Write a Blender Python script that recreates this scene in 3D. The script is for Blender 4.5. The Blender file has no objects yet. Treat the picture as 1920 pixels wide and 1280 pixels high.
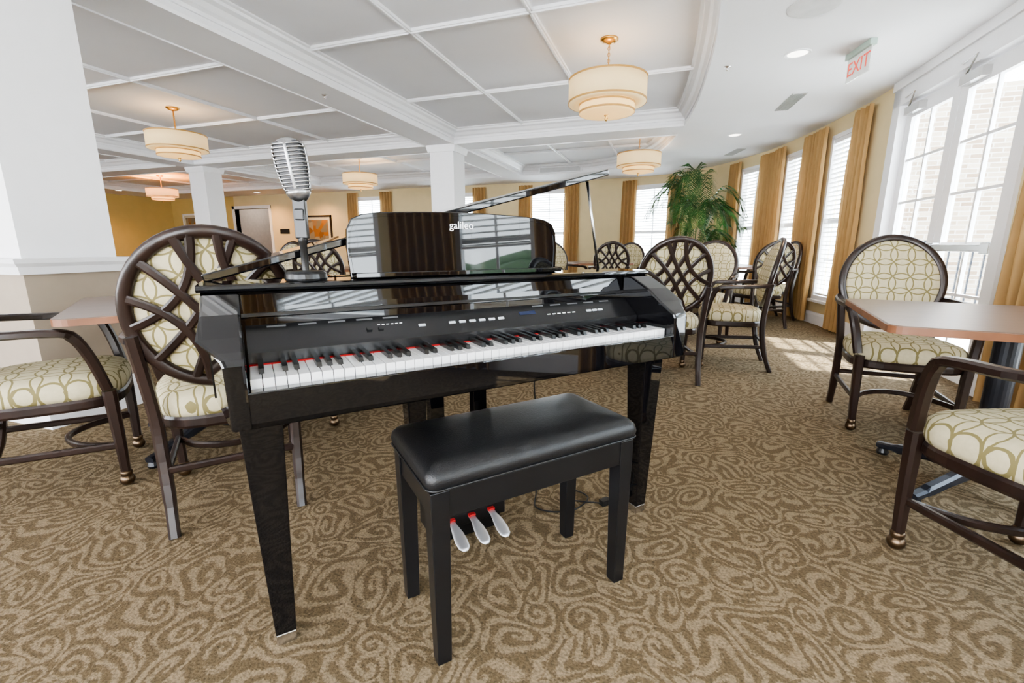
import bpy, bmesh, math, random
from mathutils import Vector, Matrix
from mathutils.geometry import tessellate_polygon
random.seed(7)
scene = bpy.context.scene
COL = scene.collection
YAW = math.radians(19.05)
CS, SN = math.cos(YAW), math.sin(YAW)
def C(X, Y):            # survey frame -> room frame (plain rotation about the origin)
    return (CS*X - SN*Y, SN*X + CS*Y)
# ------------------------------------------------------------------ materials
MATS = {}
def mat(name, color, rough=0.5, metal=0.0, var=0.06, nscale=12.0, coat=0.0, emis=None, estr=0.0, bump=0.0, bscale=200.0, stretch=None, spec=0.5):
    if name in MATS: return MATS[name]
    m = bpy.data.materials.new(name); m.use_nodes = True
    nt = m.node_tree; b = nt.nodes['Principled BSDF']
    tc = nt.nodes.new('ShaderNodeTexCoord')
    mp = nt.nodes.new('ShaderNodeMapping')
    if stretch: mp.inputs['Scale'].default_value = stretch
    nt.links.new(tc.outputs['Object'], mp.inputs['Vector'])
    nz = nt.nodes.new('ShaderNodeTexNoise'); nz.inputs['Scale'].default_value = nscale
    nt.links.new(mp.outputs['Vector'], nz.inputs['Vector'])
    rp = nt.nodes.new('ShaderNodeValToRGB')
    rp.color_ramp.elements[0].position = 0.3; rp.color_ramp.elements[1].position = 0.7
    c = color
    rp.color_ramp.elements[0].color = (c[0]*(1-var), c[1]*(1-var), c[2]*(1-var), 1)
    rp.color_ramp.elements[1].color = (min(1,c[0]*(1+var)), min(1,c[1]*(1+var)), min(1,c[2]*(1+var)), 1)
    nt.links.new(nz.outputs['Fac'], rp.inputs['Fac'])
    nt.links.new(rp.outputs['Color'], b.inputs['Base Color'])
    b.inputs['Roughness'].default_value = rough
    b.inputs['Metallic'].default_value = metal
    b.inputs['Coat Weight'].default_value = coat
    b.inputs['Coat Roughness'].default_value = 0.02
    b.inputs['Specular IOR Level'].default_value = spec
    if emis:
        b.inputs['Emission Color'].default_value = (*emis, 1); b.inputs['Emission Strength'].default_value = estr
    if bump:
        n2 = nt.nodes.new('ShaderNodeTexNoise'); n2.inputs['Scale'].default_value = bscale
        nt.links.new(tc.outputs['Object'], n2.inputs['Vector'])
        bp = nt.nodes.new('ShaderNodeBump'); bp.inputs['Strength'].default_value = bump; bp.inputs['Distance'].default_value = 0.002
        nt.links.new(n2.outputs['Fac'], bp.inputs['Height']); nt.links.new(bp.outputs['Normal'], b.inputs['Normal'])
    MATS[name] = m
    return m

def math_node(nt, op, a=None, b=None):
    n = nt.nodes.new('ShaderNodeMath'); n.operation = op
    for i, v in enumerate((a, b)):
        if v is None: continue
        if isinstance(v, (int, float)): n.inputs[i].default_value = v
        else: nt.links.new(v, n.inputs[i])
    return n.outputs[0]

def fabric_mat(name, axes, scale=12.0):
    m = bpy.data.materials.new(name); m.use_nodes = True
    nt = m.node_tree; b = nt.nodes['Principled BSDF']
    tc = nt.nodes.new('ShaderNodeTexCoord'); sp = nt.nodes.new('ShaderNodeSeparateXYZ')
    nt.links.new(tc.outputs['Object'], sp.inputs[0])
    u = math_node(nt, 'FRACT', math_node(nt, 'ADD', math_node(nt, 'MULTIPLY', sp.outputs[axes[0]], scale), 50.5))
    v = math_node(nt, 'FRACT', math_node(nt, 'ADD', math_node(nt, 'MULTIPLY', sp.outputs[axes[1]], scale), 50.5))
    best = None
    for cx in (0, 1):
        for cy in (0, 1):
            dx = math_node(nt, 'SUBTRACT', u, cx); dy = math_node(nt, 'SUBTRACT', v, cy)
            d = math_node(nt, 'SQRT', math_node(nt, 'ADD', math_node(nt, 'MULTIPLY', dx, dx), math_node(nt, 'MULTIPLY', dy, dy)))
            e = math_node(nt, 'ABSOLUTE', math_node(nt, 'SUBTRACT', d, 0.7071))
            best = e if best is None else math_node(nt, 'MINIMUM', best, e)
    line = math_node(nt, 'LESS_THAN', best, 0.036)
    nz = nt.nodes.new('ShaderNodeTexNoise'); nz.inputs['Scale'].default_value = 60
    nt.links.new(tc.outputs['Object'], nz.inputs['Vector'])
    r1 = nt.nodes.new('ShaderNodeValToRGB')
    r1.color_ramp.elements[0].color = (0.46, 0.405, 0.255, 1); r1.color_ramp.elements[1].color = (0.60, 0.535, 0.365, 1)
    nt.links.new(nz.outputs['Fac'], r1.inputs['Fac'])
    mx = nt.nodes.new('ShaderNodeMix'); mx.data_type = 'RGBA'
    nt.links.new(line, mx.inputs['Factor']); nt.links.new(r1.outputs['Color'], mx.inputs['A'])
    mx.inputs['B'].default_value = (0.20, 0.165, 0.065, 1)
    nt.links.new(mx.outputs['Result'], b.inputs['Base Color'])
    b.inputs['Roughness'].default_value = 0.75
    return m

def carpet_mat():
    m = bpy.data.materials.new('carpet_paisley'); m.use_nodes = True
    nt = m.node_tree; b = nt.nodes['Principled BSDF']; L = nt.links.new
    tc = nt.nodes.new('ShaderNodeTexCoord')
    n1 = nt.nodes.new('ShaderNodeTexNoise'); n1.inputs['Scale'].default_value = 4.6; n1.inputs['Detail'].default_value = 0.5
    L(tc.outputs['Object'], n1.inputs['Vector'])
    vs = nt.nodes.new('ShaderNodeVectorMath'); vs.operation = 'SUBTRACT'; L(n1.outputs['Color'], vs.inputs[0]); vs.inputs[1].default_value = (.5, .5, .5)
    vm = nt.nodes.new('ShaderNodeVectorMath'); vm.operation = 'SCALE'; L(vs.outputs[0], vm.inputs[0]); vm.inputs['Scale'].default_value = 0.24
    va = nt.nodes.new('ShaderNodeVectorMath'); va.operation = 'ADD'; L(tc.outputs['Object'], va.inputs[0]); L(vm.outputs[0], va.inputs[1])
    vo = nt.nodes.new('ShaderNodeTexVoronoi'); vo.feature = 'F1'; vo.voronoi_dimensions = '2D'
    vo.inputs['Scale'].default_value = 7.8; vo.inputs['Randomness'].default_value = .9
    L(va.outputs[0], vo.inputs['Vector'])
    df = nt.nodes.new('ShaderNodeVectorMath'); df.operation = 'SUBTRACT'; L(va.outputs[0], df.inputs[0]); L(vo.outputs['Position'], df.inputs[1])
    sp = nt.nodes.new('ShaderNodeSeparateXYZ'); L(df.outputs[0], sp.inputs[0])
    ang = math_node(nt, 'ARCTAN2', sp.outputs[1], sp.outputs[0])
    sc = nt.nodes.new('ShaderNodeSeparateColor'); L(vo.outputs['Color'], sc.inputs[0])
    sgn = math_node(nt, 'SUBTRACT', math_node(nt, 'MULTIPLY', math_node(nt, 'GREATER_THAN', sc.outputs[0], .5), 2.0), 1.0)
    ph = math_node(nt, 'ADD', math_node(nt, 'MULTIPLY', vo.outputs['Distance'], 23.0), math_node(nt, 'MULTIPLY', ang, sgn))
    ph = math_node(nt, 'ADD', ph, math_node(nt, 'MULTIPLY', sc.outputs[1], 6.28))
    s = math_node(nt, 'SINE', ph)
    nb = nt.nodes.new('ShaderNodeTexNoise'); nb.inputs['Scale'].default_value = 20; nb.inputs['Detail'].default_value = 1.5; L(tc.outputs['Object'], nb.inputs['Vector'])
    s = math_node(nt, 'ADD', s, math_node(nt, 'MULTIPLY', math_node(nt, 'SUBTRACT', nb.outputs['Fac'], 0.5), 5.0))
    n2 = nt.nodes.new('ShaderNodeTexNoise'); n2.inputs['Scale'].default_value = 170; L(tc.outputs['Object'], n2.inputs['Vector'])
    s2 = math_node(nt, 'ADD', s, math_node(nt, 'MULTIPLY', math_node(nt, 'SUBTRACT', n2.outputs['Fac'], 0.5), 3.6))
    r = nt.nodes.new('ShaderNodeValToRGB')
    e = r.color_ramp.elements
    e[0].position = 0.36; e[0].color = (0.130, 0.097, 0.056, 1)
    e[1].position = 0.78; e[1].color = (0.240, 0.184, 0.118, 1)
    L(math_node(nt, 'MULTIPLY', math_node(nt, 'ADD', s2, 1.2), 0.45), r.inputs['Fac'])
    n3 = nt.nodes.new('ShaderNodeTexNoise'); n3.inputs['Scale'].default_value = 130; L(tc.outputs['Object'], n3.inputs['Vector'])
    mx = nt.nodes.new('ShaderNodeMix'); mx.data_type = 'RGBA'; mx.blend_type = 'MULTIPLY'; mx.inputs['Factor'].default_value = 0.75
    r3 = nt.nodes.new('ShaderNodeValToRGB'); r3.color_ramp.elements[0].position = .3; r3.color_ramp.elements[1].position = .7
    r3.color_ramp.elements[0].color = (.50, .50, .50, 1); r3.color_ramp.elements[1].color = (1.25, 1.2, 1.14, 1)
    L(n3.outputs['Fac'], r3.inputs['Fac'])
    L(r.outputs['Color'], mx.inputs['A']); L(r3.outputs['Color'], mx.inputs['B'])
    L(mx.outputs['Result'], b.inputs['Base Color'])
    b.inputs['Roughness'].default_value = 0.95; b.inputs['Specular IOR Level'].default_value = 0.1
    bp = nt.nodes.new('ShaderNodeBump'); bp.inputs['Strength'].default_value = 0.6; bp.inputs['Distance'].default_value = 0.004
    L(n3.outputs['Fac'], bp.inputs['Height']); L(bp.outputs['Normal'], b.inputs['Normal'])
    return m

def stone_mat():
    m = bpy.data.materials.new('stacked_stone'); m.use_nodes = True
    nt = m.node_tree; b = nt.nodes['Principled BSDF']; L = nt.links.new
    tc = nt.nodes.new('ShaderNodeTexCoord'); sp = nt.nodes.new('ShaderNodeSeparateXYZ'); cb = nt.nodes.new('ShaderNodeCombineXYZ')
    L(tc.outputs['Object'], sp.inputs[0]); L(math_node(nt, 'ADD', sp.outputs[0], sp.outputs[1]), cb.inputs[0]); L(sp.outputs[2], cb.inputs[1])
    br = nt.nodes.new('ShaderNodeTexBrick'); br.inputs['Scale'].default_value = 2.6
    br.inputs['Color1'].default_value = (.20, .135, .09, 1); br.inputs['Color2'].default_value = (.36, .30, .23, 1); br.inputs['Mortar'].default_value = (.40, .37, .33, 1)
    br.inputs['Mortar Size'].default_value = .02; br.inputs['Brick Width'].default_value = .62; br.inputs['Row Height'].default_value = .17
    L(cb.outputs[0], br.inputs['Vector']); L(br.outputs['Color'], b.inputs['Base Color'])
    b.inputs['Roughness'].default_value = .9
    return m

def art_mat():
    m = bpy.data.materials.new('abstract_canvas'); m.use_nodes = True
    nt = m.node_tree; b = nt.nodes['Principled BSDF']; L = nt.links.new
    tc = nt.nodes.new('ShaderNodeTexCoord')
    vo = nt.nodes.new('ShaderNodeTexVoronoi'); vo.inputs['Scale'].default_value = 5; vo.distance = 'CHEBYCHEV'
    L(tc.outputs['Object'], vo.inputs['Vector'])
    r = nt.nodes.new('ShaderNodeValToRGB'); e = r.color_ramp.elements
    e[0].color = (.05, .035, .02, 1); e[1].color = (.45, .36, .22, 1)
    x = e.new(.35); x.color = (.40, .15, .02, 1); x = e.new(.6); x.color = (.18, .15, .10, 1)
    L(vo.outputs['Color'], r.inputs['Fac']); L(r.outputs['Color'], b.inputs['Base Color'])
    return m

def glass_mat():
    m = bpy.data.materials.new('window_glass'); m.use_nodes = True
    nt = m.node_tree; nt.nodes.clear()
    o = nt.nodes.new('ShaderNodeOutputMaterial'); t = nt.nodes.new('ShaderNodeBsdfTransparent'); g = nt.nodes.new('ShaderNodeBsdfGlossy')
    g.inputs['Roughness'].default_value = .02
    x = nt.nodes.new('ShaderNodeMixShader'); x.inputs[0].default_value = .07
    t.inputs['Color'].default_value = (.95, .98, .98, 1)
    nt.links.new(t.outputs[0], x.inputs[1]); nt.links.new(g.outputs[0], x.inputs[2]); nt.links.new(x.outputs[0], o.inputs[0])
    return m

def translucent_mat(name, color, fac=.35, emis=0.0, ecol=None):
    m = bpy.data.materials.new(name); m.use_nodes = True
    nt = m.node_tree; nt.nodes.clear(); L = nt.links.new
    o = nt.nodes.new('ShaderNodeOutputMaterial'); d = nt.nodes.new('ShaderNodeBsdfDiffuse'); t = nt.nodes.new('ShaderNodeBsdfTranslucent')
    tc = nt.nodes.new('ShaderNodeTexCoord'); nz = nt.nodes.new('ShaderNodeTexNoise'); nz.inputs['Scale'].default_value = 8
    L(tc.outputs['Object'], nz.inputs['Vector'])
    rp = nt.nodes.new('ShaderNodeValToRGB'); rp.color_ramp.elements[0].color = (*[c*.9 for c in color], 1); rp.color_ramp.elements[1].color = (*[min(1, c*1.08) for c in color], 1)
    L(nz.outputs['Fac'], rp.inputs['Fac']); L(rp.outputs[0], d.inputs[0]); L(rp.outputs[0], t.inputs[0])
    x = nt.nodes.new('ShaderNodeMixShader'); x.inputs[0].default_value = fac
    L(d.outputs[0], x.inputs[1]); L(t.outputs[0], x.inputs[2])
    if emis:
        e = nt.nodes.new('ShaderNodeEmission'); e.inputs[0].default_value = (*ecol, 1); e.inputs[1].default_value = emis
        a = nt.nodes.new('ShaderNodeAddShader'); L(x.outputs[0], a.inputs[0]); L(e.outputs[0], a.inputs[1]); L(a.outputs[0], o.inputs[0])
    else:
        L(x.outputs[0], o.inputs[0])
    return m

M_WHITE = mat('white_trim_paint', (.84, .84, .86), .4, var=.01)
M_CEIL = mat('ceiling_paint', (.84, .84, .86), .8, var=.01, nscale=3)
M_CEILUP = mat('ceiling_panel_paint', (.82, .82, .85), .8, var=.01, nscale=3)
M_WALL = mat('beige_wall_paint', (.70, .575, .34), .8, var=.03, nscale=4)
M_WALLO = mat('olive_gold_wall_paint', (.58, .43, .16), .8, var=.03, nscale=4)
M_TAUPE = mat('taupe_wainscot_paint', (.33, .27, .21), .7, var=.03)
M_CARPET = carpet_mat()
M_BLACK = mat('black_polish_lacquer', (.004, .004, .005), .025, coat=.35, var=.05)
M_BLACKS = mat('black_satin', (.008, .008, .009), .28, var=.1)
M_LEATHER = mat('black_leatherette', (.009, .009, .010), .36, var=.1, bump=.4, bscale=350)
M_WOOD = mat('dark_stained_wood', (.019, .0095, .007), .32, var=.35, nscale=14, coat=.12, stretch=(1, 1, .15))
M_FSEAT = fabric_mat('circle_fabric_seat', (0, 1))
M_FBACK = fabric_mat('circle_fabric_back', (0, 2))
M_IVORY = mat('white_key_plastic', (.80, .80, .80), .15, var=.02, coat=.5)
M_EBONY = mat('black_key_plastic', (.01, .01, .01), .25, var=.1)
M_RED = mat('red_felt', (.42, .012, .012), .9)
M_STEEL = mat('satin_steel', (.62, .62, .62), .25, metal=1.0, var=.05)
M_PEDAL = mat('brushed_silver_pedal', (.72, .72, .74), .45, metal=.85, var=.05)
M_DSTEEL = mat('aged_nickel', (.42, .42, .43), .32, metal=1.0, var=.2, nscale=40)
M_BRONZE = mat('bronze_caster', (.16, .11, .07), .35, metal=1.0, var=.2)
M_BRASS = mat('antique_brass', (.60, .36, .12), .3, metal=1.0, var=.1)
M_TABLE = mat('table_laminate', (.18, .118, .088), .30, var=.10, nscale=6, stretch=(1, 6, 1))
M_TEDGE = mat('table_edge_wood', (.24, .105, .055), .4, var=.15)
M_IRON = mat('blue_black_iron', (.02, .022, .03), .35, metal=.3)
M_GLASS = glass_mat()
M_CURT = translucent_mat('gold_curtain_fabric', (.50, .325, .15), .22)
M_SLAT = translucent_mat('white_blind_slat', (.85, .85, .84), .3)
M_SHADE = translucent_mat('cream_shade_fabric', (.76, .64, .40), .3, .26, (1, .80, .46))
M_SHADEL = translucent_mat('cream_shade_glow', (.78, .62, .34), .3, .42, (1, .72, .34))
M_TRIMG = mat('shade_gold_band', (.48, .27, .07), .5)
M_LEAF = mat('palm_leaf', (.018, .085, .014), .4, var=.5, nscale=5)
M_STEM = mat('palm_stem', (.10, .15, .04), .6)
M_POT = mat('basket_pot', (.10, .06, .035), .8, bump=.6, bscale=80)
M_STONE = stone_mat()
M_PATIO = mat('patio_concrete', (.72, .70, .66), .9, var=.05)
M_HEDGE = mat('hedge_leaves', (.03, .07, .02), .8, var=.6, nscale=20, bump=1, bscale=30)
M_GRILLE = mat('grey_vent_metal', (.50, .50, .50), .5)
M_LAMP = mat('lamp_lens', (.9, .9, .88), .4, emis=(1, .95, .85), estr=2.5)
M_EXITG = mat('exit_housing', (.40, .52, .46), .3)
M_EXITR = mat('exit_red_letter', (.8, .10, .06), .4, emis=(1, .08, .04), estr=.2)
M_ART = art_mat()
M_WTEXT = mat('white_lettering', (.85, .85, .85), .4, emis=(1, 1, 1), estr=.25)
M_BTN = mat('grey_button', (.45, .47, .50), .3)
M_BLUE = mat('blue_display', (.01, .015, .04), .2, emis=(.1, .3, 1), estr=.015)
M_CORD = mat('black_cord', (.01, .01, .01), .5)

# ------------------------------------------------------------------ geometry helpers
def new_obj(name, bm, material, parent=None, smooth=False, bevel=0.0, **props):
    me = bpy.data.meshes.new(name)
    bmesh.ops.recalc_face_normals(bm, faces=bm.faces[:])
    bm.to_mesh(me); bm.free()
    ob = bpy.data.objects.new(name, me); COL.objects.link(ob)
    if material:
        for mm in (material if isinstance(material, (list, tuple)) else [material]): me.materials.append(mm)
    if smooth:
        for p in me.polygons: p.use_smooth = True
    if bevel:
        md = ob.modifiers.new('bevel', 'BEVEL'); md.width = bevel; md.segments = 2; md.limit_method = 'ANGLE'; md.angle_limit = math.radians(40)
    if parent: ob.parent = parent
    for k, v in props.items(): ob[k] = v
    return ob

def empty(name, loc=(0, 0, 0), rz=0.0, **props):
    e = bpy.data.objects.new(name, None); COL.objects.link(e)
    e.empty_display_size = .1
    e.location = loc; e.rotation_euler = (0, 0, rz)
    for k, v in props.items(): e[k] = v
    return e

def box(bm, x0, x1, y0, y1, z0, z1, M=None, mi=0):
    vs = [bm.verts.new((x, y, z)) for x in (x0, x1) for y in (y0, y1) for z in (z0, z1)]
    if M is not None:
        for v in vs: v.co = M @ v.co
    idx = [(0, 1, 3, 2), (4, 6, 7, 5), (0, 4, 5, 1), (2, 3, 7, 6), (0, 2, 6, 4), (1, 5, 7, 3)]
    for f in idx:
        ff = bm.faces.new([vs[i] for i in f]); ff.material_index = mi

def prism(bm, poly, z0, z1, M=None):
    a = [bm.verts.new((p[0], p[1], z0)) for p in poly]; b = [bm.verts.new((p[0], p[1], z1)) for p in poly]
    if M is not None:
        for v in a + b: v.co = M @ v.co
    n = len(poly)
    bm.faces.new(a[::-1]); bm.faces.new(b)
    for i in range(n): bm.faces.new([a[i], a[(i+1) % n], b[(i+1) % n], b[i]])

def prism_x(bm, prof, x0, x1):     # profile in (y,z) extruded along x
    a = [bm.verts.new((x0, p[0], p[1])) for p in prof]; b = [bm.verts.new((x1, p[0], p[1])) for p in prof]
    n = len(prof); bm.faces.new(a[::-1]); bm.faces.new(b)
    for i in range(n): bm.faces.new([a[i], a[(i+1) % n], b[(i+1) % n], b[i]])

def lathe(bm, prof, n=24, center=(0, 0, 0), M=None):
    rings = []
    for r, z in prof:
        if r < 1e-5:
            ring = [bm.verts.new((center[0], center[1], center[2]+z))]
        else:
            ring = [bm.verts.new((center[0]+r*math.cos(2*math.pi*i/n), center[1]+r*math.sin(2*math.pi*i/n), center[2]+z)) for i in range(n)]
        rings.append(ring)
    for a, b in zip(rings, rings[1:]):
        if len(a) == 1 and len(b) == 1: continue
        for i in range(n):
            j = (i+1) % n
            if len(a) == 1: bm.faces.new([a[0], b[i], b[j]])
            elif len(b) == 1: bm.faces.new([a[i], a[j], b[0]])
            else: bm.faces.new([a[i], a[j], b[j], b[i]])
    if M is not None:
        for r in rings:
            for v in r: v.co = M @ v.co

def sweep(bm, pts, w, h, up=(0, 0, 1), kind='rr', closed=False, n=10):
    pts = [Vector(p) for p in pts]; N = len(pts)
    if kind == 'rr': sec = [(1, .55), (.55, 1), (-.55, 1), (-1, .55), (-1, -.55), (-.55, -1), (.55, -1), (1, -.55)]
    elif kind == 'sq': sec = [(1, 1), (-1, 1), (-1, -1), (1, -1)]
    else: sec = [(math.cos(2*math.pi*i/n), math.sin(2*math.pi*i/n)) for i in range(n)]
    rings = []
    for i, p in enumerate(pts):
        if closed: t = pts[(i+1) % N]-pts[i-1]
        else: t = pts[min(i+1, N-1)]-pts[max(i-1, 0)]
        t.normalize()
        u = Vector(up[i]) if isinstance(up, list) else Vector(up)
        s = t.cross(u)
        if s.length < 1e-4: s = t.cross(Vector((0, 1, 0)))
        s.normalize(); bb = s.cross(t).normalized()
        ww = w[i] if isinstance(w, (list, tuple)) else w
        hh = h[i] if isinstance(h, (list, tuple)) else h
        rings.append([bm.verts.new(p + s*(a*ww/2) + bb*(b*hh/2)) for a, b in sec])
    k = len(sec)
    R = range(N) if closed else range(N-1)
    for i in R:
        a, b = rings[i], rings[(i+1) % N]
        for j in range(k): bm.faces.new([a[j], a[(j+1) % k], b[(j+1) % k], b[j]])
    if not closed:
        bm.faces.new(rings[0][::-1]); bm.faces.new(rings[-1])

def smooth_path(pts, n=6):
    pts = [Vector(p) for p in pts]; out = []
    for i in range(len(pts)-1):
        p0 = pts[max(i-1, 0)]; p1 = pts[i]; p2 = pts[i+1]; p3 = pts[min(i+2, len(pts)-1)]
        for k in range(n):
            t = k/n
            out.append(.5*((2*p1)+(-p0+p2)*t+(2*p0-5*p1+4*p2-p3)*t*t+(-p0+3*p1-3*p2+p3)*t**3))
    out.append(pts[-1]); return out

def sweep_profile(bm, path, prof, closed=False):   # path 2d, profile (offset to left normal, z)
    N = len(path); rings = []
    for i, p in enumerate(path):
        p = Vector(p)
        if closed or 0 < i < N-1:
            d0 = (Vector(path[i])-Vector(path[i-1])).normalized(); d1 = (Vector(path[(i+1) % N])-Vector(path[i])).normalized()
        elif i == 0: d0 = d1 = (Vector(path[1])-p).normalized()
        else: d0 = d1 = (p-Vector(path[i-1])).normalized()
        n0 = Vector((-d0.y, d0.x)); n1 = Vector((-d1.y, d1.x)); nn = (n0+n1); nn.normalize()
        k = 1/max(.35, nn.dot(n0))
        rings.append([bm.verts.new((p.x+nn.x*o*k, p.y+nn.y*o*k, z)) for o, z in prof])
    m = len(prof)
    for i in (range(N) if closed else range(N-1)):
        a, b = rings[i], rings[(i+1) % N]
        for j in range(m): bm.faces.new([a[j], a[(j+1) % m], b[(j+1) % m], b[j]])
    if not closed:
        bm.faces.new(rings[0][::-1]); bm.faces.new(rings[-1])

def copy_tree(root, loc, rz, **props):
    r = root.copy(); COL.objects.link(r); r.location = loc; r.rotation_euler = (0, 0, rz)
    for k, v in props.items(): r[k] = v
    def rec(src, dst):
        for ch in list(src.children):
            if ch.type == 'LIGHT': continue
            c = ch.copy(); COL.objects.link(c); c.parent = dst
            c.matrix_parent_inverse = ch.matrix_parent_inverse.copy()
            rec(ch, c)
    rec(root, r)
    return r

def text_mesh(name, body, size, material, parent=None, extrude=.0006, align='CENTER'):
    cu = bpy.data.curves.new(name+'_c', 'FONT'); cu.body = body; cu.size = size; cu.extrude = extrude
    cu.align_x = align; cu.align_y = 'CENTER'
    tmp = bpy.data.objects.new(name+'_t', cu); COL.objects.link(tmp)
    dg = bpy.context.evaluated_depsgraph_get(); me = bpy.data.meshes.new_from_object(tmp.evaluated_get(dg))
    bpy.data.objects.remove(tmp)
    me.materials.clear(); me.materials.append(material)
    o = bpy.data.objects.new(name, me); COL.objects.link(o)
    if parent: o.parent = parent
    return o

# ------------------------------------------------------------------ room shell
ZS, ZC, ZT = 2.54, 2.73, 2.9
YF = 11.25
SEG = [((2.05, -3.0), 'wall'), ((2.05, -1.6), 'window'), ((2.05, -.35), 'wall'), ((2.05, .40), 'window'), ((2.05, 1.15), 'wall'), ((2.05, 1.4), 'window'),
       ((2.05, 2.5), 'wall'), ((2.03, 3.92), 'door'), ((1.98, 5.66), 'wall'), ((1.93, 6.40), 'window'), ((1.82, 7.1), 'wall'), ((1.73, 7.6), 'window'),
       ((1.56, 8.3), 'wall'), ((1.40, 8.85), 'window'), ((1.10, 9.5), 'wall'), ((.75, 10.1), 'wall'), ((.30, 10.62), 'wall'), ((-.05, 10.90), 'window'),
       ((-.90, 11.2), 'wall'), ((-1.2, YF), 'wall'), ((-2.45, YF), 'window'), ((-3.42, YF), 'wall'), ((-4.85, YF), 'window'), ((-5.85, YF), 'wall'),
       ((-7.65, YF), 'window'), ((-8.55, YF), 'wall'), ((-11.8, YF), 'open'), ((-13.2, YF), 'wallo'), ((-16.0, YF), 'end')]
def seg_M(p0, p1):
    d = Vector((p1[0]-p0[0], p1[1]-p0[1])); L = d.length; a = math.atan2(d.y, d.x)
    return Matrix.Translation((p0[0], p0[1], 0)) @ Matrix.Rotation(a, 4, 'Z'), L   # interior = +y local
SILL, HEAD = .32, 2.36
bw = {'wall_right': bmesh.new(), 'wall_far': bmesh.new()}
wins = []; doors = []; opening = None
for i in range(len(SEG)-1):
    p0, ty = SEG[i]; p1 = SEG[i+1][0]
    M, L = seg_M(p0, p1)
    key = 'wall_right' if p0[0] > -.0 else 'wall_far'
    b = bw[key]
    if ty == 'wall': box(b, 0, L, -.15, 0, 0, ZT, M)
    elif ty == 'wallo': box(b, 0, L, -.15, 0, 0, ZT, M, mi=1)
    elif ty == 'window':
        box(b, 0, L, -.15, 0, 0, SILL, M); box(b, 0, L, -.15, 0, HEAD, ZT, M); wins.append((p0, p1))
    elif ty == 'door':
        box(b, 0, L, -.15, 0, 2.42, ZT, M); doors.append((p0, p1))
    elif ty == 'open':
        box(b, 0, L, -.15, 0, 2.15, ZT, M); opening = (p0, p1)
new_obj('wall_right', bw['wall_right'], M_WALL, kind='structure')
new_obj('wall_far', bw['wall_far'], [M_WALL, M_WALLO], kind='structure')
bm = bmesh.new(); box(bm, -16, -12, -3.15, -3, 0, ZT); box(bm, -12, 2.2, -3.15, -3, 0, .32); box(bm, -12, 2.2, -3.15, -3, 2.36, ZT)
for x in (-11.9, -9.2, -6.4, -3.6, -.9, 1.9): box(bm, x-.35, x+.35, -3.15, -3, .32, 2.36)
new_obj('wall_back', bm, M_WALL, kind='structure')
bm = bmesh.new(); box(bm, -16.15, -16, -3.15, YF+.15, 0, ZT); new_obj('wall_left', bm, M_WALLO, kind='structure')
# corridor niche beyond the opening
bm = bmesh.new(); box(bm, -13.35, -11.65, YF+1.6, YF+1.75, 0, ZT); box(bm, -13.35, -13.2, YF+.15, YF+1.75, 0, ZT); box(bm, -11.8, -11.65, YF+.15, YF+1.75, 0, ZT)
new_obj('wall_corridor', bm, mat('corridor_paint', (.50, .46, .43), .8), kind='structure')
bm = bmesh.new(); box(bm, -13.35, -11.65, YF+.15, YF+1.75, 2.5, 2.6); new_obj('ceiling_corridor', bm, M_CEIL, kind='structure')
ld = bpy.data.lights.new('corridor_fill', 'POINT'); ld.energy = 8; ld.color = (1, .88, .75); ld.shadow_soft_size = .1  # unseen point light added to brighten the corridor, no fitting modelled
lo = bpy.data.objects.new('corridor_fill', ld); COL.objects.link(lo); lo.location = (-12.5, YF+.8, 2.3)
# floor
outer = [s[0] for s in SEG] + [(-16, -3.0)]
bm = bmesh.new(); prism(bm, [(2.2, -3.15), (2.2, 6), (2.0, 7), (1.8, 8.2), (1.3, 9.6), (.5, 10.9), (-.9, 11.4), (-1.3, 11.4), (-11.25, 11.4), (-11.25, 13), (-13.75, 13), (-13.75, 11.4), (-16.15, 11.4), (-16.15, -3.15)], -.06, 0)
new_obj('floor', bm, M_CARPET, kind='structure')
# ceiling with coffer recesses
curve_n = [tuple(p[:2]) for p in smooth_path([(.02, 1.85, 0), (.14, 2.7, 0), (.20, 3.5, 0), (.22, 4.4, 0), (.17, 5.7, 0), (.06, 6.7, 0)], 5)]
curve_f = [tuple(p[:2]) for p in smooth_path([(-.03, 7.2, 0), (-.15, 7.8, 0), (-.35, 8.5, 0), (-.70, 9.2, 0), (-1.25, 9.8, 0), (-2.0, 10.1, 0)], 5)]
holes = {
 'a': [(-3.26, 1.85)] + curve_n + [(-3.26, 6.7)],
 'b': [(-3.26, 7.2)] + curve_f + [(-3.26, 10.1)],
 'c': [(-8.75, 1.85), (-3.74, 1.85), (-3.74, 6.7), (-8.75, 6.7)],
 'd': [(-8.75, 7.2), (-3.74, 7.2), (-3.74, 10.1), (-8.75, 10.1)],
 'e': [(-14.6, 1.85), (-9.25, 1.85), (-9.25, 6.7), (-14.6, 6.7)],
 'f': [(-14.6, 7.2), (-9.25, 7.2), (-9.25, 10.1), (-14.6, 10.1)],
 'g': [(-3.26, -2.2), (-.2, -2.2), (-.05, 0), (0, 1.45), (-3.26, 1.45)],
}
loops = [[Vector((*p, ZS)) for p in outer]] + [[Vector((*p, ZS)) for p in h] for h in holes.values()]
tris = tessellate_polygon(loops); flat = [v for l in loops for v in l]
bm = bmesh.new(); vs = [bm.verts.new(v) for v in flat]
for t in tris:
    try: bm.faces.new([vs[i] for i in t])
    except ValueError: pass
off = len(outer)
for h in holes.values():
    n = len(h); ups = [bm.verts.new((p[0], p[1], ZC)) for p in h]
    for i in range(n): bm.faces.new([vs[off+i], vs[off+(i+1) % n], ups[(i+1) % n], ups[i]])
    off += n
new_obj('ceiling', bm, M_CEIL, kind='structure')
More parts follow.
